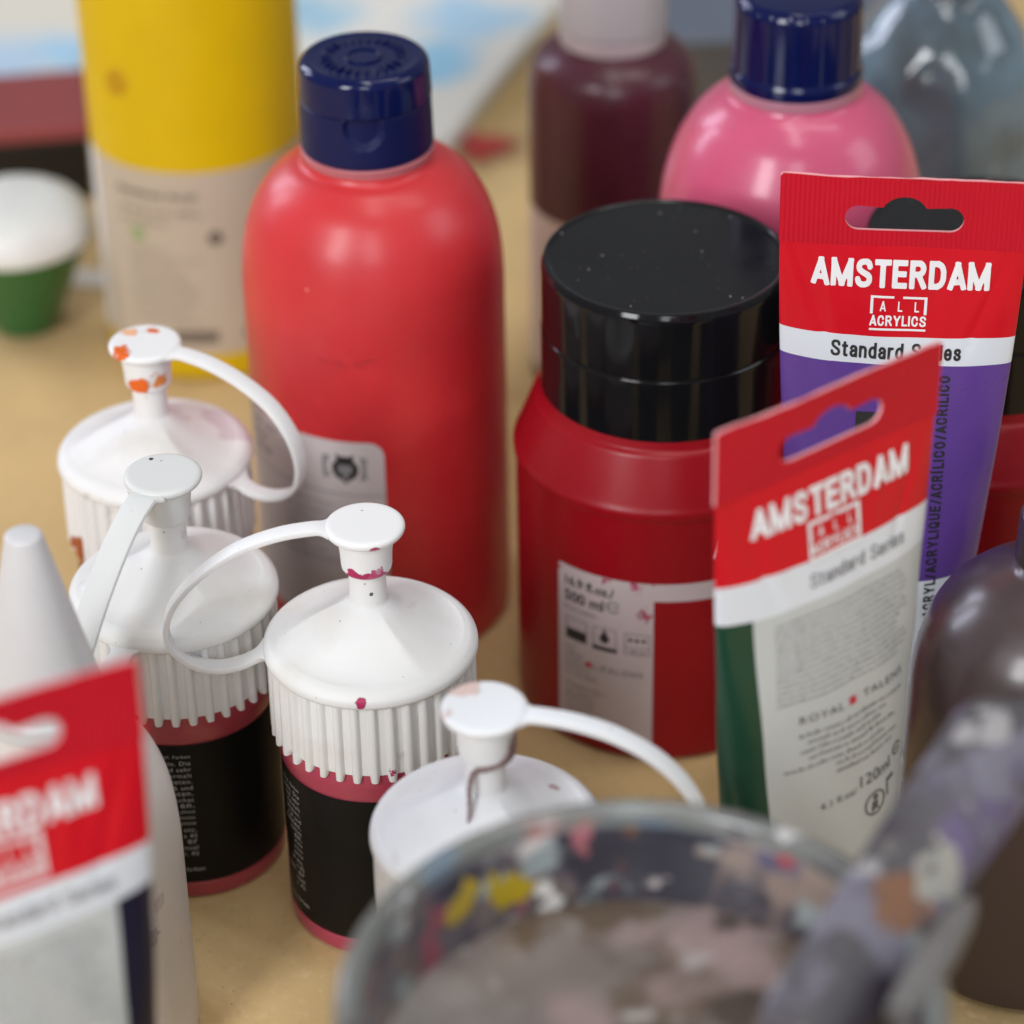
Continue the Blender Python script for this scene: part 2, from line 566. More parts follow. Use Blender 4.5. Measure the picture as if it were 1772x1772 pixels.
def squeeze_bottle(x, y, rz, az, strap_pts, label, body_col, stains_cap=(), stains_spout=(), stains_top=(), cap_col=(.75, .75, .735), top_col=(.80, .80, .795),
                   with_text=True, side_bend=0.0, text_th=-60, drips=None, strap_w=5.2):
    t = thing('squeeze_bottle', x, y, rz, label, 'paint bottle', 'white-capped squeeze bottles')
    plastic_b = mat('bottle_plastic', body_col, .32, coat=.3, coat_rough=.25, sss=.25, sss_rad=(1, .3, .3))
    V, F = lathe(fillet([(0, .4), (19, .4), (21, 0, .5), (24.4, 0, 2.2), (24.6, 5, .5), (24.3, 5.6), (24.3, 52), (24.7, 53, .5), (25.2, 57, 1.2), (24.5, 63), (20, 66, 2), (17, 66)]), 112)
    obj('body', V, F, plastic_b, t)
    lab_m = mat('black_label', (.006, .0055, .005), .48, var=.2, spec=.18)
    V, F = lathe([(24.5, 5.8), (24.55, 6), (24.55, 51.8), (24.5, 52)], 112)
    lb = obj('label', V, F, lab_m, t)
    if with_text:
        lines = ['Acryl. Farben', 'mein. Die', 'und sehr', 'Vermalt', 'mieten.', 'n & und', 'nauten.', 'sachet', 'en.', 'phase', 'piatec', 'gotne', 'ie etc.', 'a 45', 'ase. er', 'insel', 'v. 42']
        g = []
        for i, s in enumerate(lines):
            g.append(text(s, 0, 48.2 - i * 2.02, None, 1.35, .004, 1.15, align='r'))
        g.append(text('www.farben', 1.2, 10.5, None, 1.3, .004, 1.1, align='r'))
        V, F = wrap(merge(*g), cyl(24.55, .1, text_th), 9)
        obj('lettering', V, F, PALE_INK, lb)
    # cap: ribbed skirt, rounded rim and low cone with three soft flutes
    cm = mat('cap_plastic', cap_col, .50, spec=.38, var=.02, sss=.12, sss_rad=(1, .95, .9), specks=SPECK, stains_shade=stains_cap, bump=.10, bscale=1500, smears=(((.70, .68, .64), 45, .52, .2, 1.9 + x * .01), ((.60, .565, .52), 90, .66, .12, 3.7 + x * .01)))
    N = 36; per = 12
    rows = [(59.4, 25.9), (62, 25.9), (70, 25.85), (78, 25.8), (82.9, 25.6)]
    V, F = [], []
    seg = N * per
    n = len(rows) + 1
    for i in range(seg):
        a = 2 * math.pi * i / seg
        ph = (i % per) / per
        q = (.55, .95, 1.0, 1.0, .95, .55, 0, 0, 0, 0, 0, 0)[i % per]
        zz = 59.3 if i % per < 6 else 60.9
        r_ = 25.25 + 1.3 * q
        V.append((24.4 * math.cos(a), 24.4 * math.sin(a), zz + .3))
        for k, (z, rr) in enumerate(rows):
            rk = r_ + (rr - 25.9)
            V.append((rk * math.cos(a), rk * math.sin(a), zz + .25 if k == 0 else max(z, zz + .4)))
    for i in range(seg):
        j = (i + 1) % seg
        for k in range(n - 1):
            F.append([i * n + k, j * n + k, j * n + k + 1, i * n + k + 1])
    skirt = (V, F)

    def flute(a, r, z):
        if r > 23.5 or r < 5.6:
            return 0, 0
        w = math.sin(math.pi * min(1, (r - 5.6) / 18)) ** .8
        u = abs(math.sin(1.5 * (a + 1.15 - .25 * (r / 25))))
        return 0, w * (1.1 - 2.2 * u ** .75)
    dome = lathe(fillet([(24.2, 82.7), (26.4, 82.6, .5), (27.2, 83.4, 1.2), (27.1, 85.2, 1.6), (25.6, 86.8, 1.8), (24.0, 87.3, 1.0), (21.8, 87.9), (18.5, 89.5), (15, 91.4), (11.5, 93.4), (8.5, 95.2), (6.4, 96.6), (5.0, 97.6, .5), (4.7, 98.8), (4.6, 107.8)], 7), 144, flute)
    skirt_o = obj('cap', *merge(skirt, dome), cm, t, sharp=50)
    sm = mat('spout_plastic', top_col, .46, spec=.38, var=.02, sss=.12, sss_rad=(1, .95, .9), stains_shade=stains_spout, specks=SPECK)
    V, F = lathe(fillet([(4.7, 107.4), (6.0, 107.1, .6), (6.35, 108.2, .6), (6.5, 112), (7.0, 116.2, .5), (6.8, 117.8)]), 72)
    obj('sleeve', V, F, sm, skirt_o)
    dm = mat('stopper_plastic', top_col, .46, spec=.38, var=.02, sss=.12, sss_rad=(1, .95, .9), stains_shade=stains_top, specks=SPECK)
    V, F = lathe(fillet([(6, 117.4), (9.0, 117.6, .6), (9.95, 118.6, .8), (9.85, 119.8, .7), (8.8, 120.2, .5), (0, 120.15)]), 80)
    obj('stopper', V, F, dm, skirt_o)
    # strap: flat ribbon looping from the stopper to the rim, in a plane through the axis
    a = R(az)
    path = []
    for q in spline([(*p, 0) if len(p) == 2 else p for p in strap_pts], 9):
        aa = a + R(q[2])
        path.append(Vector((q[0] * math.cos(aa), q[0] * math.sin(aa), q[1])))

    def wd(s):
        f = strap_w if s < .75 else strap_w + (5.2 - strap_w) * (s - .75) / .25
        if s < .06:
            f += 3.2 * (1 - s / .06) ** 2
        if s > .9:
            f += 6.0 * ((s - .9) / .1) ** 2
        return f
    V, F = ribbon(path, wd, 1.7, (-math.sin(a), math.cos(a), 0))
    obj('strap', V, F, dm, skirt_o)
    if drips:
        dmat = mat('dried_paint', drips[0], .4)
        G = []
        for p in drips[1]:
            G.append(blob_path([Vector(k) for k in p[0]], p[1]))
        obj('dried_drip', *merge(*G), dmat, skirt_o)
    return t


def blob_path(pts, rad, m=8):
    P = spline([tuple(p) for p in pts], 6)
    V, F = [], []
    n = len(P)
    for i, p in enumerate(P):
        T = (P[min(i + 1, n - 1)] - P[max(i - 1, 0)]).normalized()
        A = T.orthogonal().normalized(); B = T.cross(A)
        s = i / (n - 1)
        r_ = rad * (.35 + .65 * math.sin(math.pi * min(1, .12 + s * .9)) ** .5) * (1 + (.18 if rad < 2 else .03) * math.sin(i * 2.1))
        for k in range(m):
            a = 2 * math.pi * k / m
            V.append(tuple(p + (A * math.cos(a) + B * math.sin(a)) * r_))
    for i in range(n - 1):
        for k in range(m):
            F.append([i * m + k, i * m + (k + 1) % m, (i + 1) * m + (k + 1) % m, (i + 1) * m + k])
    F.append(list(range(m))[::-1]); F.append([(n - 1) * m + k for k in range(m)])
    return V, F


MAG = (.42, .02, .10); ORG = (.75, .13, .01); BRN = (.20, .12, .12)
LOOP = [(9, 118.9), (13, 119.2), (22, 117.8), (32, 114), (41, 107.5), (48, 99.5), (50.8, 92), (50, 86), (45.5, 80.8), (39, 78.6), (33, 79.6), (29, 81.5), (26.2, 83.6)]
squeeze_bottle(-36.2, 589.8, 0, 183, LOOP, 'white-capped bottle with magenta smears on its spout and strap looping over its neighbour', (.40, .05, .09),
               stains_cap=(((-1.5, -26.6, 85), 1.5, MAG, 500, .5), ((-12.5, -22.6, 66), .55, ORG, 300, .3), ((5.5, -26, 62.5), .8, MAG, 1500, .8), ((-10, -25, 81), .7, (.6, .3, .15), 900, .6), ((1, -4.6, 102), .5, (.1, .1, .1), 900, .2)),
               stains_spout=(((-3.5, -5.0, 106.9), 2.6, MAG, 420, 1.2), ((0.2, -6.5, 107.4), 2.0, MAG, 600, 1.0), ((3.0, -5.8, 107.2), 2.5, (.50, .07, .17), 900, 1.6), ((4, -6.4, 109), 1.2, (.62, .25, .35), 900, 1.4)),
               stains_top=(((2.5, -9.2, 117.9), 1.7, MAG, 300, .4),), text_th=-52)
squeeze_bottle(-88.0, 614.3, 0, -113, [(9, 118.6), (12, 118.6), (18, 117.0), (26, 113), (36, 106), (45, 98), (50, 91.5), (49, 86.5), (44.5, 83), (38, 81.2), (32, 81.4), (28.5, 82.4), (26.2, 83.6)],
               'white-capped bottle with a clean grey stopper, in the middle of the left row', (.36, .05, .065),
               top_col=(.67, .68, .665), stains_top=(((-3.5, 6.5, 120.2), .55, (.03, .03, .03), 700, .1),), text_th=8, strap_w=7.6)
squeeze_bottle(-98.9, 680.6, 0, -28, [(9, 118.9), (13, 119.3), (21, 118.4), (30, 115.6), (39, 110.4), (45, 103), (47.6, 95), (46.8, 88), (43.0, 83.4), (37.5, 81.0), (32, 80.8), (28.8, 82.0), (26.2, 83.6)],
               'white-capped bottle with orange paint on its spout, behind the others on the left', (.30, .06, .03),
               stains_spout=(((-2.0, -6.3, 108.8), 3.6, ORG, 200, 1.2), ((3.5, -5.5, 110.5), 2.2, (.75, .25, .06), 500, 1.6)),
               stains_top=(((-6, -5.6, 120), 2.6, ORG, 420, 1.8), ((-4.5, 5.0, 120.2), 2.0, (.85, .45, .25), 400, 1.5), ((1.6, 5.4, 120.2), 1.4, ORG, 300, .7)),
               stains_cap=(((-22, -13.5, 61), 4.5, (.38, .10, .03), 260, 2), ((21, 10, 88), 10, (.66, .58, .60), 120, 5)), text_th=-20, with_text=False, cap_col=(.78, .77, .76))
squeeze_bottle(-7.0, 515.2, 0, -14, [(9, 118.9), (13, 119.4), (22, 118.8), (31, 116.5), (40, 111.5), (47, 104), (50.5, 95.5), (50.5, 88), (46.5, 82.5), (40, 79.8), (33, 80), (29, 81.8), (26.2, 83.6)],
               'white-capped bottle with a brown drip down its cone, partly behind the paint-water jar', (.10, .05, .05),
               stains_top=(((-5, 6, 120), 3.4, (.72, .55, .50), 200, 2), ((-9, -2, 119), 1.6, (.75, .62, .58), 400, 1)), stains_cap=(((16, 9, 89.5), 1.5, (.5, .36, .36), 400, .7),), with_text=False,
               cap_col=(.78, .79, .81), top_col=(.80, .82, .84),
               drips=(BRN, (([(5.6, -2.6, 113.5), (5.0, -4.2, 110), (3.2, -5.4, 107.6), (0.2, -6.2, 106.9), (-2.6, -5.6, 105.6), (-3.6, -6.4, 102), (-3.7, -7.0, 98.4), (-3.9, -8.6, 95.6), (-4.3, -9.6, 94.3)], .62),
                            ([(6.2, -.6, 115.0), (6.4, -1.6, 111), (5.9, -2.9, 108.2), (4.0, -4.9, 106.8)], .8))))

# ------------------------------------------------------------------ big round paint bottles


def flip_cap(parent, z0, r, h, m_low, m_top):
    V, F = lathe(fillet([(r - 3, z0), (r - .4, z0, .4), (r, z0 + .8, .4), (r - .3, z0 + h * .56), (r - 1.0, z0 + h * .57)]), 160,
                 lambda a, rr, z: (0, 0))
    # thumb recess in the front of the collar
    V2 = []
    for x, y, z in V:
        d = math.hypot((x + .8) / 6.2, (z - z0 - h * .42) / 4.6)
        if y < 0 and d < 1:
            y += 1.6 * (1 - d ** 4)
        V2.append((x, y, z))
    c = obj('cap', *lathe_fine_recess(z0, r, h), m_low, parent, sharp=30)
    V, F = lathe(fillet([(r - 2, z0 + h * .575), (r - .1, z0 + h * .58, .3), (r - .35, z0 + h * .8), (r - .5, z0 + h - 1.6, 1.8), (r - 2.6, z0 + h, 1.2), (r - 4.6, z0 + h - .5, .6), (0, z0 + h - .4)]), 120)
    lid = obj('lid', V, F, m_top, c)
    g = []
    rng = random.Random(3)
    for k in range(26):
        a = 2 * math.pi * k / 26
        rr = r - 8.2
        g.append(lathe_box(rr * math.cos(a), rr * math.sin(a), z0 + h - .35, a, 2.6, .8, .5 + .2 * rng.random()))
    g.append(lathe([(4.2, z0 + h - .4), (4.3, z0 + h + .1), (5.2, z0 + h + .1), (5.3, z0 + h - .4)], 40))
    obj('embossing', *merge(*g), m_top, lid)
    return c


def lathe_box(x, y, z, a, sx_, sy_, h):
    ca, sa = math.cos(a), math.sin(a)
    V = []
    for zz in (z - .3, z + h):
        for dx, dy in ((-1, -1), (1, -1), (1, 1), (-1, 1)):
            X, Y = dx * sx_ / 2, dy * sy_ / 2
            V.append((x + X * ca - Y * sa, y + X * sa + Y * ca, zz))
    return V, [[0, 3, 2, 1], [4, 5, 6, 7], [0, 1, 5, 4], [1, 2, 6, 5], [2, 3, 7, 6], [3, 0, 4, 7]]


def lathe_fine_recess(z0, r, h):
    prof = [(r - 3, z0), (r - .8, z0), (r - .2, z0 + .25), (r, z0 + .9)]
    k = 26
    prof += [(r - .3 * i / k, z0 + .9 + (h * .55 - .9) * i / k) for i in range(1, k + 1)] + [(r - .7, z0 + h * .565), (r - 3, z0 + h * .565)]
    V, F = lathe(prof, 200)
    V2 = []
    for x, y, z in V:
        zc = z0 + h * .47
        d = math.hypot(x / 5.6, (z - zc) / 6.2)
        if y < 0 and d < 1 and abs(math.hypot(x, y) - r) < .5:
            y += 1.5 * min(1, (1 - d) * 5)
        V2.append((x, y, z))
    return V2, F


NAVY = mat('navy_plastic', (.003, .007, .058), .45, var=.08, spec=.28)
NAVY_G = mat('navy_gloss_plastic', (.003, .007, .058), .12, var=.08, spec=.35, rvar=.03)
FROST = mat('frosted_neck_plastic', (.50, .16, .18), .35, sss=.3)

# coral red bottle
t = thing('paint_bottle', -38.6, 730.6, 0, 'big coral red paint bottle with a navy flip cap', 'paint bottle', 'big round paint bottles')
red_m = mat('coral_red_plastic', (.60, .030, .036), .42, spec=.4, coat=.30, coat_rough=.25, var=.05, vscale=18, sss=.12, sss_rad=(1, .15, .12), bump=.05, bscale=300,
            smears=(((.52, .017, .022), 20, .46, .3, 1.2), ((.66, .035, .04), 34, .56, .2, 4.1)), specks=(((.75, .30, .28), 60, .035, .9), ((.40, .02, .02), 110, .04, .85)), )
prof = fillet([(0, 1.0), (30, 1.0), (33, 0, 1), (37.3, 0, 3.0), (37.7, 5, 2), (37.6, 100), (37.6, 116, 8), (36.6, 126.5, 8), (33.4, 136.5, 8), (28.2, 144.2, 7), (22.5, 148.4, 4), (19.2, 149.6, 1), (18.5, 150.6, .6), (18.3, 151.6)], 8)
obj('body', *lathe(prof, 140), red_m, t)
obj('neck', *lathe(fillet([(17.6, 150), (18.2, 151.0, .3), (18.2, 152.9, .3), (18.9, 153.3, .3), (18.9, 154.2, .4), (16, 154.6)]), 100), FROST, t)
g = []
for (u0, u1, v, sl) in ((-15, -11.5, 104.6, -.25), (-10.6, -7.6, 104.2, .06), (-9.4, -6.4, 103.2, -.08), (-5.0, -.6, 104.5, .10), (-4.4, -1.2, 103.5, -.05), (-1.5, 2.2, 105.2, .04), (-6.4, -5.2, 107.4, .8)):
    q = [(u0, v), (u1, v + sl * (u1 - u0)), (u1, v + .22 + sl * (u1 - u0)), (u0, v + .3)]
    g.append((q, [[0, 1, 2, 3]]))
obj('scuff_marks', *wrap(merge(*g), cyl(37.6, .06), 2), mat('scuff', (.22, .014, .02), .6), t)
flip_cap(t, 154.2, 18.6, 26.5, NAVY, NAVY_G)
paper_w = mat('label_paper', (.56, .50, .50), .55, var=.05, vscale=25)
lb = obj('label', *wrap(rounded_label(-62, 2.6, 14, 78.5, 4.5), cyl(37.65, .12), 99), paper_w, t)
# crest: owl with spread wreath
c0, cz = -8.8, 70.6
crest = [poly2([(c0 - 2.6, cz + 3.9), (c0 - 1.3, cz + 2.9), (c0, cz + 3.1), (c0 + 1.3, cz + 2.9), (c0 + 2.6, cz + 3.9), (c0 + 2.5, cz + .9), (c0 + 1.4, cz), (c0, cz + .3), (c0 - 1.4, cz), (c0 - 2.5, cz + .9)]),
         ring2(c0, cz - 1.2, 2.2, 3.9, 140, 262), ring2(c0, cz - 1.2, 2.2, 3.9, -82, 40), poly2([(c0 - 1, cz - 4.6), (c0 + 1, cz - 4.6), (c0 + .3, cz - 6.1), (c0 - .3, cz - 6.1)])]
obj('crest_shield', *wrap(ring2(c0, cz - 1.2, 0, 2.7), cyl(37.65, .18), 2), INKG, lb)
obj('crest', *wrap(merge(*crest), cyl(37.65, .24), 2), INK, lb)
wr_ = []
for sgn in (-1, 1):
    for k in range(6):
        a = -60 + k * 24
        wr_.append(ring2(c0 + sgn * (5.0 + .9 * math.cos(R(a))), cz - .8 + 4.2 * math.sin(R(a)), .30, 1.15, 30 * k, 30 * k + 220, n=8))
wr_.append(rect(-55, 2.4, 60.6, 60.95))
rng = random.Random(5)
for k in range(7):
    wr_.append(microtext(-30, -4 - 2 * (k % 3), 56 - k * 3.3, 1.7, rng, .4))
for k in range(3):
    wr_.append(microtext(-52, -30, 73.5 - k * 4.4, 3.2, rng, .3))
obj('lettering', *wrap(merge(*wr_), cyl(37.65, .22), 3), INKG, lb)

# pink bottle with ribbed screw cap
t = thing('paint_bottle', 83.9, 762.9, 0, 'big pink paint bottle with a ribbed navy screw cap', 'paint bottle', 'big round paint bottles')
pink_m = mat('pink_plastic', (.60, .095, .19), .32, spec=.35, coat=.38, coat_rough=.15, var=.05, vscale=18, sss=.12, sss_rad=(1, .3, .4))
prof = fillet([(0, 1.0), (31, 1.0), (34, 0, 1), (38.6, 0, 3.0), (39, 5, 2), (39, 98), (39, 113, 10), (37.6, 126, 9), (33.8, 137.5, 9), (28.0, 146.5, 7), (22.5, 151.0, 4), (19.6, 152.6, 1), (19.0, 154.6)], 8)
obj('body', *lathe(prof, 140), pink_m, t)
obj('neck', *lathe(fillet([(18.6, 153.2), (19.3, 154.2, .5), (19.3, 157.2, .4), (16, 157.6)]), 100), mat('pink_neck_plastic', (.45, .20, .26), .35), t)


def ribs24(a, r, z):
    if 17.5 < r < 20 and z > 161.5:
        return (-.35 if (a * 24 / (2 * math.pi)) % 1 < .12 else 0), 0
    return 0, 0


obj('cap', *lathe(fillet([(16, 157.0), (19.2, 157.1, .3), (19.5, 158.2, .4), (19.4, 160.4, .4), (18.7, 161.6, .3), (18.6, 163), (18.4, 181, 1.5), (16.5, 183.5, 1), (0, 183.8)]), 288, ribs24), NAVY_G, t)
lbp = mat('label_paper_pink', (.58, .50, .48), .55)
obj('label', *wrap(rounded_label(-46, 46, 12, 76, 3), cyl(39.05, .1), 99), lbp, t)

# maroon bottle at the back
t = thing('paint_bottle', 35.3, 864.3, 0, 'dark maroon paint bottle with a pale label, behind the black-lidded jar', 'paint bottle', 'big round paint bottles')
mar_m = mat('maroon_plastic', (.070, .012, .024), .40, spec=.4, coat=.22, coat_rough=.14, var=.1)
obj('body', *lathe(fillet([(0, .8), (24, .8), (27.2, 0, 2.5), (27.6, 4, 2), (27.6, 102), (27.5, 112, 6), (25.6, 118.5, 6), (20.2, 122.4, 4), (17.2, 123.6, 1), (17.0, 125)], 8), 120), mar_m, t)
obj('neck', *lathe(fillet([(16.6, 123.8), (17.2, 124.6, .4), (17.2, 129.4, .4), (14, 129.8)]), 90), mat('clear_neck_plastic', (.42, .36, .38), .3), t)
obj('cap', *lathe(fillet([(14, 129.6), (17.3, 129.7, .3), (17.5, 130.6, .4), (17.2, 148, 1.5), (15.5, 150, 1), (0, 150)]), 90), mat('grey_cap_plastic', (.40, .38, .40), .35), t)
lb = obj('label', *wrap(rounded_label(-70, 70, 8, 68, 2), cyl(27.65, .1), 99), mat('label_paper_rose', (.60, .48, .44), .55), t)
g = [microtext(-28, -12, 55 - k * 3.6, 1.8, rng, .3) for k in range(8)]
obj('lettering', *wrap(merge(*g), cyl(27.65, .2), 3), INKG, lb)

# yellow bottle
t = thing('paint_bottle', -105.3, 895.7, 0, 'tall bright yellow paint bottle with a wide white label toned beige for shade, at the back left', 'paint bottle', 'big round paint bottles')
yel_m = mat('yellow_plastic', (.66, .44, .002), .45, spec=.3, coat=.1, coat_rough=.25, var=.05, sss=.1, stains_shade=(((-22, -28, 108), 5, (.50, .27, .004), 80, 3),))
obj('body', *lathe(fillet([(0, 1), (30, 1), (35.6, 0, 3), (36.3, 5, 2), (36.3, 150), (36, 160, 6), (30, 174, 8), (19, 181, 3), (18, 184, 1), (17, 185)], 8), 120), yel_m, t)
obj('cap', *lathe(fillet([(14, 184), (18.3, 184.2, .3), (18.3, 208, 1.5), (0, 209)]), 90), NAVY, t)
ylab = mat('label_paper_shaded', (.50, .42, .33), .55, var=.06, vscale=20)  # white paper, its shade mixed into the colour as beige
lb = obj('label', *wrap(rounded_label(-66, 60, 11, 80.5, 2), cyl(36.35, .1), 99), ylab, t)
edge = obj('label_edge', *wrap(rounded_label(-52, -41, 11.2, 80.3, 1), cyl(36.35, .2), 99), mat('white_paper', (.74, .72, .70), .5), lb)
g = [text('Akademie Acryl', -13, 71.5, 30, 4.0, .02), microtext(-27, 5, 64.5, 2.4, rng), microtext(-27, -8, 60.5, 2.0, rng)]
for k in range(11):
    g.append(microtext(-24, 2, 50 - k * 2.7, 1.2, rng, .4))
g.append(rect(-9, 6, 16, 20.5)); g.append(ring2(7.5, 56, 0, 2.6)); g.append(ring2(17, 18, 0, 2.2))
obj('lettering', *wrap(merge(*g), cyl(36.35, .22), 3), mat('washed_ink', (.14, .115, .09), .6), lb)
obj('leaf_mark', *wrap(ring2(-20, 56, 0, 3.2), cyl(36.35, .24), 3), mat('leaf_ink', (.30, .36, .18), .6), lb)

# ------------------------------------------------------------------ crimson jars with black lids
BLACK_TOP = mat('black_gloss_plastic', (.008, .008, .009), .18, var=.2, spec=.32, rvar=.07, specks=(((.42, .39, .39), 300, .10, .68), ((.22, .21, .21), 520, .10, .70), ((.30, .06, .06), 120, .05, .96)), bump=.03, bscale=250)
BLACK_SIDE = mat('black_lid_plastic', (.006, .006, .007), .10, var=.2, spec=.30, rvar=.03)


def lidded_jar(x, y, rz, label, art):
    t = thing('paint_jar', x, y, rz, label, 'paint jar', 'crimson jars with black lids')
    jm = mat('crimson_plastic', (.30, .003, .010), .34, coat=.06, coat_rough=.3, var=.05, spec=.30, rvar=.04, specks=(((.6, .3, .3), 60, .03, .92),))
    obj('body', *lathe(fillet([(0, 1.2), (34, 1.2), (37, 0, 1), (40.6, 0, 3.2), (41.2, 4.5, 2), (41.2, 80, .3), (41.2, 81.6, .6), (41.9, 82.0, .4), (42.0, 84.2, 1.0), (41.2, 85.6, .8), (36.0, 99.2, 1.0), (34.6, 100, .4), (34.0, 103)], 6), 160), jm, t)
    lid = obj('lid', *lathe(fillet([(31, 101.3), (33.8, 101.4, .4), (34.1, 102.4, .4), (34.0, 120.6, .3), (33.6, 121.0, .2), (33.6, 121.3, .2), (33.9, 121.7, .3), (33.8, 138.9, .8), (33.0, 140.6, .8)]), 160), BLACK_SIDE, t)
    obj('lid_top', *lathe(fillet([(33.0, 140.6), (32.2, 140.85, .5), (31.5, 140.3, .5), (30.8, 140.2, .4), (0, 140.3)]), 160), BLACK_TOP, lid)
    lm = mat('jar_label_paper', (.56, .47, .48), .5, var=.04, vscale=30, stains_shade=(((-17.0, -37.5, 60.4), 1.0, (.42, .03, .10), 800, 1.8), ((-9, -40.5, 60), 1.2, (.5, .05, .14), 900, 2.0), ((-6.5, -41, 50.5), 1.5, (.45, .04, .10), 600, 1.9), ((-30, -29, 60), 1.0, (.45, .03, .10), 500, 1.0)))
    RJ = 41.2
    # print in (u, v): u arc length from front
    g = merge(rounded_label(-33.5, -4.2, 5.4, 61.4, .6, 30, 12), rect(-4.2, 60, 55.6, 61.4))
    lb = obj('label', *wrap(g, cyl(RJ, .12), 99), lm, t)
    if not art:
        return t
    g = [text('16.9 fl.oz./', -30.8, 56.6, 15.5, 3.1, .022, align='l'), text('500 ml', -31.0, 51.6, 12.6, 3.6, .022, align='l')]
    g += [rect(-18.2, -17.9, 44.5, 44.9, 1)]
    obj('lettering', *wrap(merge(*g), cyl(RJ, .22), 3), INK, lb)
    g = [ring2(-15.6, 52.0, 1.55, 1.95, 20, 330), rect(-17.2, -14.0, 51.8, 52.15), microtext(-31, -19.5, 47.0, 1.35, rng)]
    for k, u in enumerate((-30.6, -21.6, -12.2)):
        g.append(frame2(u, u + 7.0, 37.0, 44.2, .22))
    g.append(rect(-12.2, -5.2, 39.2, 39.4)); g.append(microtext(-11, -6.4, 37.6, 1.1, rng))
    for k in range(11):
        if k == 5:
            continue
        g.append(microtext(-30.8, -16.0 - (7 if k < 2 else 0), 33.6 - k * 2.15, 1.2, rng, .5))
    g.append(text('TALENS', -13.1, 30.2, 12.2, 2.0, .0, 1.15))
    obj('fine_print', *wrap(merge(*g), cyl(RJ, .22), 3), INKB, lb)
    g = [rect(-30.4, -23.8, 37.2, 40.6), rect(-21.8, -14.4, 36.6, 38.0), ring2(-18.1, 40.8, 0, 1.45), poly2([(-19.3, 41.3), (-16.9, 41.3), (-18.1, 44.0)])]
    for k in range(3):
        u = -10.6 + k * 1.9
        g.append(poly2([(u - .75, 41.7), (u + .75, 41.7), (u, 42.9)])); g.append(poly2([(u - .75, 42.4), (u + .75, 42.4), (u, 41.2)]))
    obj('symbols', *wrap(merge(*g), cyl(RJ, .24), 3), INK, lb)
    obj('red_mark', *wrap(rect(-23.9, -21.9, 29.4, 31.2), cyl(RJ, .24), 3), RED_INK, lb)
    obj('brand_lettering', *wrap(block_text('AMSTERDAM', 35.2, 72.0, 46, 7), cyl(RJ, .12), 9), WHITE_INK, t)
    return t


lidded_jar(42.6, 686.3, 0, 'crimson paint jar with a glossy black lid and a 500 ml label', True)
lidded_jar(131.5, 697.0, -70, 'black-lidded jar half hidden behind the purple paint tube', False)

# ------------------------------------------------------------------ paint tubes standing on their caps


def half_width(b, per):
    lo, hi = 0, per / 4
    a = lo
    for _ in range(40):
        a = (lo + hi) / 2
        h = ((a - b) / (a + b + 1e-9)) ** 2
        p = math.pi * (a + b) * (1 + 3 * h / (10 + math.sqrt(4 - 3 * h)))
        if p < per:
            lo = a
        else:
            hi = a
    return a


class Tube:
    H = 191.0; TAB = 18.5; Z0 = 30.0; RAD = 19.3

    def sec(self, z):
        z1 = self.H - self.TAB
        t = min(1, max(0, (z - self.Z0) / (z1 - self.Z0)))
        b = self.RAD * (1 - t) ** .92 + .45 * t
        return half_width(b, 2 * math.pi * self.RAD), b

    def dent(self, X, z):
        tt = (z - self.Z0) / (self.H - self.TAB - self.Z0)
        w = math.sin(math.pi * min(1, max(0, tt))) * .45
        d = w * math.sin(.21 * X + z * .07) * math.sin(.11 * z + .16 * X) + self.bow(X) * min(1, max(0, tt))
        zt = self.H - self.TAB - z
        for (x0, sl, dep, ln) in ((-28, .42, .55, 34), (-21, .30, -.40, 26), (27, -.36, .50, 30), (15, -.16, -.30, 22), (-8, .12, .26, 20)):
            c = x0 + sl * zt
            d += dep * math.exp(-((X - c) / 1.1) ** 2) * math.sin(math.pi * min(1, max(0, zt / ln))) if 0 < zt < ln else 0
        return d

    def bow(self, X):
        return .35 * (X / 30) ** 2 + .30 * math.sin(X * .12)

    def art(self, eps=.15):
        def fn(u, v):
            if v > self.H - self.TAB:
                return (u, -.45 - eps + self.bow(u), v)
            a, b = self.sec(v)
            k = min(.999, abs(u) / a)
            # outward normal in plan
            y = -b * math.sqrt(1 - k * k)
            nx_, ny_ = u / a ** 2, y / b ** 2
            l_ = math.hypot(nx_, ny_) or 1
            X = u + eps * nx_ / l_
            return (X, y + eps * ny_ / l_ + self.dent(X, v), v)
        return fn


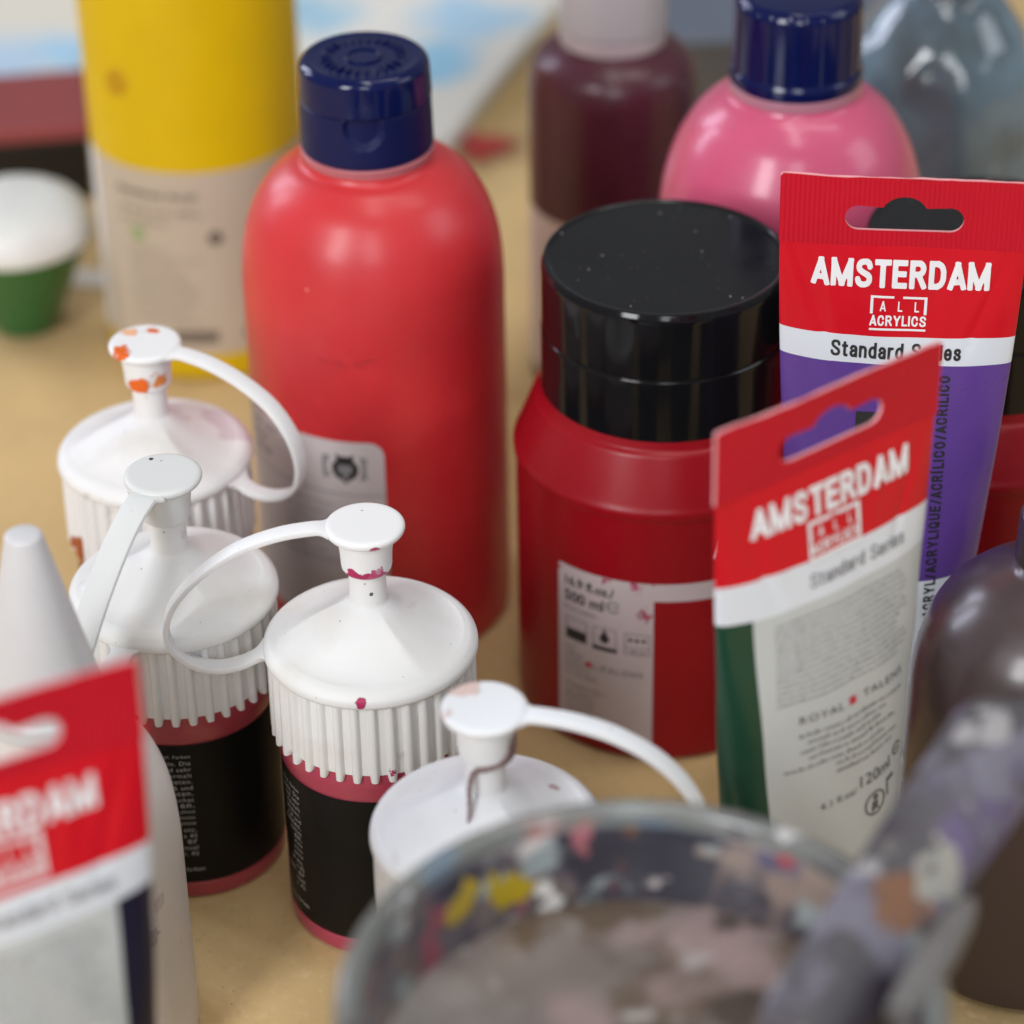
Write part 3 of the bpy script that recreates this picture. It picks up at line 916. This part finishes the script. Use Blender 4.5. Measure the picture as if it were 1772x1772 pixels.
def paint_tube(x, y, rz, label, colour, zr, zb, back, panel=None, tilt=(0, 0), shift=0.0):
    T = Tube()
    t = thing('paint_tube', x, y, rz, label, 'paint tube', 'standing paint tubes')
    t.rotation_euler = (R(tilt[0]), R(tilt[1]), R(rz))
    red = mat('red_tube_foil', (.60, .004, .016), .36, spec=.26, coat=.12, coat_rough=.12, var=.05, bump=.06, bscale=130)
    white = mat('white_tube_foil', (.70, .74, .80), .32, coat=.35, coat_rough=.15, var=.03)
    colr = mat('coloured_tube_foil', colour, .32, spec=.3, coat=.2, coat_rough=.16, var=.06)
    pan = mat('tube_panel', (.52, .545, .545), .42, coat=.15, var=.03)
    z1 = T.H - T.TAB
    zs = [T.Z0]
    marks = [80.5, zb, zr, z1]
    z = T.Z0
    for m in marks:
        k = max(2, int((m - z) / 2.5))
        zs += [z + (m - z) * (i + 1) / k for i in range(k)]
        z = m
    NA = 220
    V, F, fm = [], [], []
    for z in zs:
        a, b = T.sec(z)
        for i in range(NA):
            th = 2 * math.pi * i / NA - math.pi / 2
            cx_, sy_ = math.cos(th), math.sin(th)
            X, Y = a * cx_, b * sy_
            # soft dents and creases of squeezed foil below the crimp
            Y += T.dent(X, z)
            V.append((X, Y, z))
    for j in range(len(zs) - 1):
        zc = (zs[j] + zs[j + 1]) / 2
        for i in range(NA):
            F.append([j * NA + i, j * NA + (i + 1) % NA, (j + 1) * NA + (i + 1) % NA, (j + 1) * NA + i])
            am = 360 * (i + .5) / NA
            if am > 180:
                am -= 360
            if zc > zr:
                k = 0
            elif zc > zb:
                k = 1
            elif panel and panel[0] < am < panel[1]:
                k = 3
            elif not panel and zc < 80.5:
                k = 1
            else:
                k = 2
            fm.append(k)
    # shoulder
    o_ = len(V)
    for r_, z in ((19.1, 28), (17.5, 26.4), (11, 24.5), (9, 24)):
        for i in range(NA):
            th = 2 * math.pi * i / NA - math.pi / 2
            V.append((r_ * math.cos(th), r_ * math.sin(th), z))
    rowlist = [list(range(NA))] + [[o_ + j * NA + i for i in range(NA)] for j in range(4)]
    for j in range(4):
        for i in range(NA):
            F.append([rowlist[j][(i + 1) % NA], rowlist[j][i], rowlist[j + 1][i], rowlist[j + 1][(i + 1) % NA]]); fm.append(1)
    body = obj('body', V, F, [red, white, colr, pan], t, fm)
    # white screw cap the tube stands on
    capm = mat('white_cap_plastic', (.78, .78, .77), .35)

    def fl(a, r, z):
        return (.35 * math.cos(a * 30) if 1.5 < z < 22 and r > 14 else 0), 0
    obj('cap', *lathe(fillet([(0, .3), (16.4, 0, 1), (17.2, 1.2, .8), (16.4, 23, 1), (9, 24.2)]), 240, fl), capm, t)
    # flat crimped hanger tab with its slot
    a1, b1 = T.sec(z1)
    cu = bpy.data.curves.new('tab', 'CURVE'); cu.dimensions = '2D'; cu.fill_mode = 'BOTH'; cu.extrude = .45
    hw = a1 + .2
    outer = [(-hw, z1 - .2), (hw, z1 - .2), (hw + .15, T.H - .6), (hw - .5, T.H), (-hw + .5, T.H), (-hw - .15, T.H - .6)]
    sl = []
    c = z1 + 7.6; r_ = 3.3
    for k in range(13):
        sl.append((11.2 + r_ * math.cos(R(-90 + 15 * k)), c + r_ * math.sin(R(-90 + 15 * k))))
    for k in range(11):
        an = R(20 + 14 * k)
        sl.append((5.6 * math.cos(an), c + 1.4 + 4.6 * math.sin(an)))
    for k in range(13):
        sl.append((-11.2 + r_ * math.cos(R(90 + 15 * k)), c + r_ * math.sin(R(90 + 15 * k))))
    for pts in (outer, sl):
        s_ = cu.splines.new('POLY'); s_.points.add(len(pts) - 1); s_.use_cyclic_u = True
        for p, q in zip(s_.points, pts):
            p.co = (q[0], q[1], 0, 1)
    o = bpy.data.objects.new('tab', cu); COL.objects.link(o)
    dg = bpy.context.evaluated_depsgraph_get(); dg.update()
    me = bpy.data.meshes.new_from_object(o.evaluated_get(dg))
    V = [(v.co.x, -v.co.z, v.co.y) for v in me.vertices]
    F = [list(p.vertices) for p in me.polygons]
    bpy.data.objects.remove(o); bpy.data.meshes.remove(me)
    tabm = mat('red_crimp_foil', (.55, .006, .022), .45, spec=.22, coat=.05, coat_rough=.2, var=.06, ribs=260, bump=.55)
    edge_m = mat('cut_foil_edge', (.70, .30, .32), .5)
    fm = []
    for f in F:
        ys = [V[i][1] for i in f]
        fm.append(1 if max(ys) - min(ys) > .2 else 0)
    tab = obj('hanging_tab', V, F, [tabm, edge_m], t, fm, smooth=False)
    bm = bmesh.new(); bm.from_mesh(tab.data)
    bmesh.ops.triangulate(bm, faces=bm.faces)
    for k in range(4):
        es = [e_ for e_ in bm.edges if e_.calc_length() > .0035]
        if es:
            bmesh.ops.subdivide_edges(bm, edges=es, cuts=1)
            bmesh.ops.triangulate(bm, faces=[f for f in bm.faces if len(f.verts) > 3])
    rr = random.Random(int(x))
    for v in bm.verts:
        v.co.y += T.bow(v.co.x / S) * S
        if v.co.z > (T.H - .8) * S:
            v.co.z += rr.uniform(-.18, .18) * S
    bm.to_mesh(tab.data); bm.free()
    fn = T.art(.22)
    ink = INK if not back else INKB
    H = T.H
    g = [block_text('AMSTERDAM', shift, H - 25.6 - (.8 if back else 0), 44.0, 7.5, .26, .10)]
    lz = H - 36.0
    fr = [rect(-7.0, -1.2, lz + 4.0, lz + 4.6), rect(1.0, 7.0, lz + 4.0, lz + 4.6), rect(-7.0, -6.3, lz - .1, lz + 4.0, 1, 3), rect(6.3, 7.0, lz - .1, lz + 4.0, 1, 3),
          block_text('A   L   L', .2, lz + 1.9, 9.6, 2.7, .19), block_text('ACRYLICS', 0, lz - 1.9, 14.0, 2.8, .23), rect(-7, 7, lz - 4.5, lz - 3.95)]
    if back:
        fr.append(frame2(-7.4, 7.4, lz - 4.9, lz + 5.0, .6))
    obj('brand_lettering', *wrap(merge(*g, *fr), fn, 2.5), WHITE_INK, body)
    bandc = (zr + zb) / 2
    obj('series_lettering', *wrap(block_text('Standard Series', 0 if not back else 6.5, bandc, 32.5 if not back else 28, 4.4 if not back else 3.6, .21 if not back else .15, .13), fn, 2.5), INK if not back else INKG, body)
    if not back:
        g = [block_text('ACRYL/ACRYLIQUE/ACR\u00cdLICO/ACRILICO', 12.6, zb - 2.6 - 34.6, 69.2, 2.8, .23, .22, rot=90)]
        obj('side_lettering', *wrap(merge(*g), fn, 2.5), INK, body)
        obj('name_block', *wrap(rect(-9, -2.5, zb - 22, zb - 13, 3, 3), fn, 2.5), INK, body)
        obj('name_mark', *wrap(rect(-5.0, -3.2, zb - 21, zb - 18.6), T.art(.3), 2.5), WHITE_INK, body)
    else:
        sg = -1 if panel[0] < -60 and panel[1] < 60 else 1
        x0, x1 = (-17, 22) if sg > 0 else (-22, 17)
        g = [microtext(x0, x1, zb - 3.4 - k * 1.62, .80, rng, .12) for k in range(14)]
        w = [microtext(x0 + 5 + (k % 2) * 2, x1 - 2 - (k % 3) * 3, zb - 34.2 - k * 2.05, 1.15, rng, .15) for k in range(4)]
        w += [microtext(x0 + 1, x1 - 9, zb - 42.6, 1.15, rng, .1), microtext(x0 + 14, x1 - 5, zb - 44.6, 1.15, rng), microtext(x0 + 14, x1 - 7, zb - 46.7, 1.15, rng)]
        obj('fine_print', *wrap(merge(*g, *w), T.art(.2), 3), INKB, body)
        m_ = (x0 + x1) / 2
        g = [text('ROYAL', m_ - 8.5, zb - 29.6, 11.5, 2.0, 0, 1.2), text('TALENS', m_ + 10, zb - 29.6, 13.0, 2.0, 0, 1.2)]
        obj('maker_lettering', *wrap(merge(*g), T.art(.2), 3), INKB, body)
        obj('red_mark', *wrap(rect(m_ - .9, m_ + 1.1, zb - 30.6, zb - 28.6), T.art(.2), 3), RED_INK, body)
        g = [text('4.1 fl.oz/', m_ - 5.2, zb - 54.0, 10.5, 1.8, 0, 1.1), text('120ml', m_ + 6.4, zb - 52.4, 10.5, 3.2, 0), ring2(m_ + 14.8, zb - 51, 1.35, 1.75, 20, 330), rect(m_ + 13.4, m_ + 16.2, zb - 51.2, zb - 50.9),
             ring2(m_ + 5.8, zb - 60.5, 2.9, 3.35), ring2(m_ + 5.9, zb - 58.9, 0, .8), poly2([(m_ + 4.9, zb - 60), (m_ + 6.7, zb - 60), (m_ + 6.5, zb - 61.6), (m_ + 7.5, zb - 63), (m_ + 5.9, zb - 62), (m_ + 4.7, zb - 63)]),
             rect(m_ + 10, m_ + 13, zb - 57.4, zb - 56.4), rect(m_ + 10, m_ + 10.5, zb - 61, zb - 57.4)]
        obj('volume_lettering', *wrap(merge(*g), T.art(.2), 3), INKB, body)
    return t


paint_tube(97.6, 630.6, -7.6, 'purple paint tube showing its front, standing behind the green one', (.115, .05, .27), 148.7, 141.2, False)
green_tube = paint_tube(69.6, 534.2, 35.2, 'dark green paint tube turned to its pale printed back', (.010, .052, .030), 150.5, 140.3, True, panel=(-49, 82))
green_tube.scale = (1.045, 1.045, .997)
paint_tube(-98.6, 425.4, 26, 'blurred red-topped paint tube with a navy edge, nearest at the lower left', (.012, .010, .030), 148.0, 138.2, True, panel=(-82, 44), shift=-2.6)

# ------------------------------------------------------------------ round-shouldered brown bottle at the right edge
t = thing('round_shouldered_bottle', 132, 573, 0, 'dark mauve-brown round-shouldered bottle at the right edge', 'paint bottle')
bm_ = mat('mauve_brown_plastic', (.055, .035, .036), .34, coat=.45, coat_rough=.2, var=.08)
obj('body', *lathe(fillet([(0, 1), (28, 1), (33, 0, 3), (34, 5, 2), (34, 72), (33.6, 88, 10), (29, 102, 10), (20, 111, 7), (11, 115, 3), (9.5, 117, 1), (9.5, 119)], 8), 120), bm_, t)
obj('cap', *lathe(fillet([(8, 117.5), (11.0, 117.6, .4), (10.6, 131, 1.5), (0, 132)]), 80), mat('dark_cap_plastic', (.03, .025, .028), .3), t)

# white cone-nozzle bottle at the left
t = thing('nozzle_bottle', -110, 540, 0, 'white bottle with a tall cone nozzle, behind the blurred tube', 'squeeze bottle')
wm = mat('white_bottle_plastic', (.72, .68, .64), .42, spec=.4, var=.03, sss=.15, sss_rad=(1, .9, .8), stains_shade=(((20, -17, 46), 2.6, (.50, .45, .42), 200, 2.5), ((21.5, -14, 56), 3, (.60, .54, .5), 160, 3)), specks=SPECK)
obj('body', *lathe(fillet([(0, .5), (24, .5), (28, 0, 3), (28.6, 4, 2), (28.6, 64, 6), (27.2, 79, 9), (22.5, 91, 7), (16.5, 98, 3), (14.5, 101), (14, 103)], 8), 110), wm, t)
obj('nozzle', *lathe(fillet([(14.4, 102.4), (15.6, 103.0, .6), (15.2, 107, .8), (14.2, 108, .6), (4.2, 152, .8), (0, 152.6)]), 90), mat('nozzle_plastic', (.62, .62, .63), .4, sss=.1), t)

# ------------------------------------------------------------------ paint-water jar in the foreground
t = thing('water_jar', 22.1, 391.5, 0, 'big glass jar of murky paint water with a smeared rim, in the foreground', 'jar')
t.scale = (1.035, 1.035, 1.02)
glass = mat('smeared_glass', (.16, .165, .155), .24, coat=.4, coat_rough=.08, var=.25, vscale=30,
            smears=(((.42, .20, .18), 45, .58, .10, 3.1), ((.12, .17, .22), 40, .56, .10, 5.3), ((.42, .40, .28), 50, .62, .08, 7.7), ((.22, .34, .33), 36, .60, .10, 9.1), ((.07, .065, .07), 60, .56, .12, 13.1), ((.50, .49, .48), 55, .64, .06, 11.9)))
inner = mat('paint_crusted_glass', (.10, .085, .095), .35, coat=.3, coat_rough=.2, var=.35, vscale=60,
            smears=(((.25, .19, .16), 48, .48, .10, 2.1), ((.035, .032, .045), 40, .52, .08, 3.3), ((.14, .06, .02), 75, .60, .06, 4.4), ((.28, .32, .32), 80, .55, .10, 6.5), ((.52, .47, .45), 95, .58, .08, 8.2), ((.26, .05, .08), 85, .62, .06, 10.6), ((.10, .09, .15), 60, .60, .08, 12.6)),
            stains_shade=(((-25, 44, 133), 5.6, (.42, .30, .01), 150, 3), ((-33, 37, 135), 4, (.40, .28, .02), 150, 3), ((-15, 48, 127), 4.0, (.62, .60, .57), 200, 3), ((-9, 49, 140), 3.4, (.32, .11, .13), 200, 2.5), ((8, 49, 137), 9, (.030, .030, .042), 130, 5), ((30, 40, 141), 2.6, (.34, .06, .07), 200, 2.5), ((44, 25, 138), 5, (.26, .34, .38), 200, 3)))
obj('glass_wall', *lathe(fillet([(0, 1), (44, 1), (50, 0, 4), (52, 8, 4), (52, 134, 3), (54.2, 139.0, 2), (54.8, 143.5, 2.2), (53.0, 146.2, 1.6), (49.9, 145.6, 1.6), (49.3, 142.0)], 7), 140), glass, t)
obj('paint_crust', *lathe(fillet([(49.35, 142.2), (49.0, 141.6), (48.9, 138), (48.6, 124), (48.4, 118)]), 140, lambda a, r, z: ((.5 * math.sin(a * 9 + z * .3) * math.sin(a * 4.2 + z * .17) - .3) * (1 if z < 140 else 0), 0)), inner, t)
water = mat('murky_paint_water', (.20, .165, .15), .30, coat=.3, coat_rough=.15, var=.2, vscale=25, bump=.25, bscale=160,
            smears=(((.32, .29, .27), 26, .52, .14, 1.3), ((.12, .085, .06), 34, .54, .08, 3.9), ((.30, .22, .21), 22, .55, .10, 5.0), ((.20, .13, .13), 30, .56, .14, 6.1), ((.42, .38, .36), 60, .62, .08, 8.8), ((.07, .05, .04), 44, .62, .08, 10.4)))
prof = [(49.5 * i / 12, 124 + .35 * math.sin(i * 1.3)) for i in range(13)][::-1]
obj('paint_water', *lathe(prof, 90), water, t)

# paint-smeared spatula leaning in that jar
sp_m = mat('smeared_clear_plastic', (.080, .073, .080), .48, spec=.22, coat_rough=.1, var=.2, vscale=40,
           smears=(((.16, .15, .185), 60, .50, .10, 1.1), ((.11, .09, .15), 50, .56, .10, 3.2), ((.30, .29, .29), 85, .60, .06, 5.7), ((.12, .095, .165), 70, .62, .07, 7.9), ((.28, .265, .22), 95, .64, .08, 9.4), ((.05, .04, .055), 48, .57, .10, 11.4)),
           stains_shade=(((72, 409, 153), 6, (.19, .095, .055), 260, 3.5), ((80, 413, 158), 6, (.27, .26, .23), 260, 4), ((57, 400, 157), 3, (.50, .48, .38), 200, .6)))
P0 = Vector((47.0, 383.6, 137.5)); P1 = Vector((99.9, 449.5, 166.7))
ax_ = (P1 - P0).normalized()
side = ax_.cross(Vector((-.10, -.75, .62))).normalized()
nrm = side.cross(ax_).normalized()
V, F = [], []
NU, NV = 30, 14
for top in (1, -1):
    for j in range(NU + 1):
        s = j / NU
        w = (8.6 + 2.6 * s) * (math.sin(min(1, s / .12) * math.pi / 2) ** .5 if s < .12 else 1) * (math.sin(min(1, (1 - s) / .1) * math.pi / 2) ** .5 if s > .9 else 1) + .01
        for i in range(NV + 1):
            q = 2 * i / NV - 1
            th = 1.1 * (1 - abs(q) ** 6)
            p = P0 + (P1 - P0) * s + side * (q * w) + nrm * (3.6 * (1 - q * q) + top * th + 1.0 * math.sin(s * 9 + q * 2))
            V.append(tuple(p))
row = NV + 1; half = (NU + 1) * row
for j in range(NU):
    for i in range(NV):
        a = j * row + i
        F.append([a, a + 1, a + row + 1, a + row])
        F.append([half + a + row, half + a + row + 1, half + a + 1, half + a])
for j in range(NU):
    for i in (0, NV):
        a = j * row + i
        F.append([a, a + row, half + a + row, half + a])
o = obj('spatula', V, F, sp_m)
tag(o, 'translucent plastic spatula smeared purple and orange, leaning out of the glass jar', 'spatula')
# pale grey handle beside it
hm = mat('pale_grey_plastic', (.14, .13, .125), .5, var=.2)
o = obj('brush_handle', *blob_path([Vector((68.6, 386.5, 145.7)), Vector((76.9, 399.8, 147.7)), Vector((85.3, 413.1, 149.7))], 3.8, 14), hm)
tag(o, 'pale grey brush handle resting in the glass jar beside the spatula', 'brush')

# ------------------------------------------------------------------ things at the back of the table


def slab(name, pts, z0, z1, m, parent=None):
    n = len(pts)
    V = [(x, y, z0) for x, y in pts] + [(x, y, z1) for x, y in pts]
    F = [list(range(n))[::-1], [n + i for i in range(n)]] + [[i, (i + 1) % n, n + (i + 1) % n, n + i] for i in range(n)]
    ob = obj(name, V, F, m, parent, smooth=False)
    bv = ob.modifiers.new('bevel', 'BEVEL'); bv.width = .0012; bv.segments = 3
    return ob


paper_blue = mat('painted_canvas', (.74, .72, .66), .6, var=.04, vscale=8,
                 smears=(((.60, .50, .42), 14, .58, .10, 4.0),),
                 stains_shade=(((-34, 1100, 9), 22, (.30, .55, .74), 40, 10), ((-18, 1142, 9), 26, (.42, .62, .78), 40, 12), ((-90, 1150, 9), 26, (.36, .58, .72), 40, 14)))
o = slab('canvas_board', [(-24, 1026), (40, 1205), (-120, 1262), (-168, 1128), (-150, 1071)], 0, 8, paper_blue)
tag(o, 'white canvas board painted with pale blue patches, behind the coral bottle', 'canvas board')
paper2 = mat('painted_paper', (.72, .68, .58), .6, var=.05, vscale=10, stains_shade=(((-183, 1132, 4), 22, (.36, .60, .78), 40, 8), ((-215, 1120, 4), 30, (.45, .60, .74), 40, 10)))
o = slab('painted_sheet', [(-300, 1080), (-176, 1076), (-180, 1290), (-310, 1290)], 0, 3, paper2)
tag(o, 'cream paper sheet with a sky-blue wash, behind the black tin at the far left', 'paper')
t = thing('paint_tin', -196, 1018, 8, 'black tin with a dull red lid, blurred at the far left', 'tin')
slab('tin_body', [(-34, -24), (34, -24), (34, 24), (-34, 24)], 0, 26, mat('black_tin', (.006, .005, .005), .4), t)
slab('tin_lid', [(-35, -25), (35, -25), (35, 25), (-35, 25)], 26.3, 33, mat('dull_red_lid', (.26, .05, .05), .5), t)
t = thing('paint_cup', -173, 903, 0, 'green tapered cup with a rounded white lid at the left edge', 'cup')
obj('cup_body', *lathe(fillet([(0, .3), (10, 0, 1.5), (12, 1, 1), (25, 34, 1), (25.4, 36)]), 90), mat('green_cup_plastic', (.02, .13, .03), .3, coat=.3), t)
obj('cup_lid', *lathe(fillet([(25.4, 35.6), (27.2, 36.2, .8), (27.4, 40, 1.5), (25, 47, 4), (17, 51, 4), (0, 52)]), 90), mat('white_lid_plastic', (.74, .76, .74), .3), t)
o = slab('paper_scrap', [(-172, 931), (-132, 926), (-131, 938), (-171, 944)], 0.1, .9, mat('scrap_paper', (.66, .62, .56), .6))
tag(o, 'narrow pale paper scrap lying left of the yellow bottle', 'paper')
o = obj('paint_blob', *lathe(fillet([(0, 0), (9, 0, 1), (10, 1, 1), (7, 3.0, 2), (0, 3.6)]), 40, lambda a, r, z: (r * .25 * math.sin(3 * a + 1) * (r > 3), 0)), mat('red_paint_blob', (.42, .03, .03), .3))
o.location = (-9 * S, 1038 * S, 0)
tag(o, 'small red blob of paint on the brown paper behind the coral bottle', 'paint blob')
t = thing('clear_bottle', 146, 885, 0, 'blue-grey translucent water bottle at the top right, out of focus', 'bottle')
cl = mat('blue_grey_clear_plastic', (.20, .30, .38), .12, coat=.6, coat_rough=.06, var=.35, vscale=24, trans=.35, smears=(((.10, .12, .14), 22, .52, .2, 2.0), ((.55, .68, .75), 40, .66, .1, 6.0)))
obj('body', *lathe(fillet([(0, 1), (26, 1), (34, 0, 4), (35, 6, 3), (34.2, 40, 6), (35, 52, 6), (34.5, 92, 8), (30, 112, 10), (19, 128, 6), (14, 132, 2), (14, 140)], 8), 100, lambda a, r, z: (.8 * math.sin(a * 8) if r > 28 and z > 8 else 0, 0)), cl, t)
obj('cap', *lathe(fillet([(12, 139), (15, 139.2, .5), (14.8, 153, 1), (0, 154)]), 80), mat('blue_bottle_cap', (.05, .12, .35), .35), t)
t = thing('storage_box', 105, 1085, 4, 'low dark grey storage box at the back between maroon and pink bottles', 'box')
gm = mat('grey_box_plastic', (.085, .08, .078), .5, var=.1)
slab('box_body', [(-75, -40), (75, -40), (75, 40), (-75, 40)], 0, 40, gm, t)
slab('box_rim', [(-77, -42), (77, -42), (77, 42), (-77, 42)], 40.3, 44, mat('grey_rim_plastic', (.12, .14, .18), .4), t)
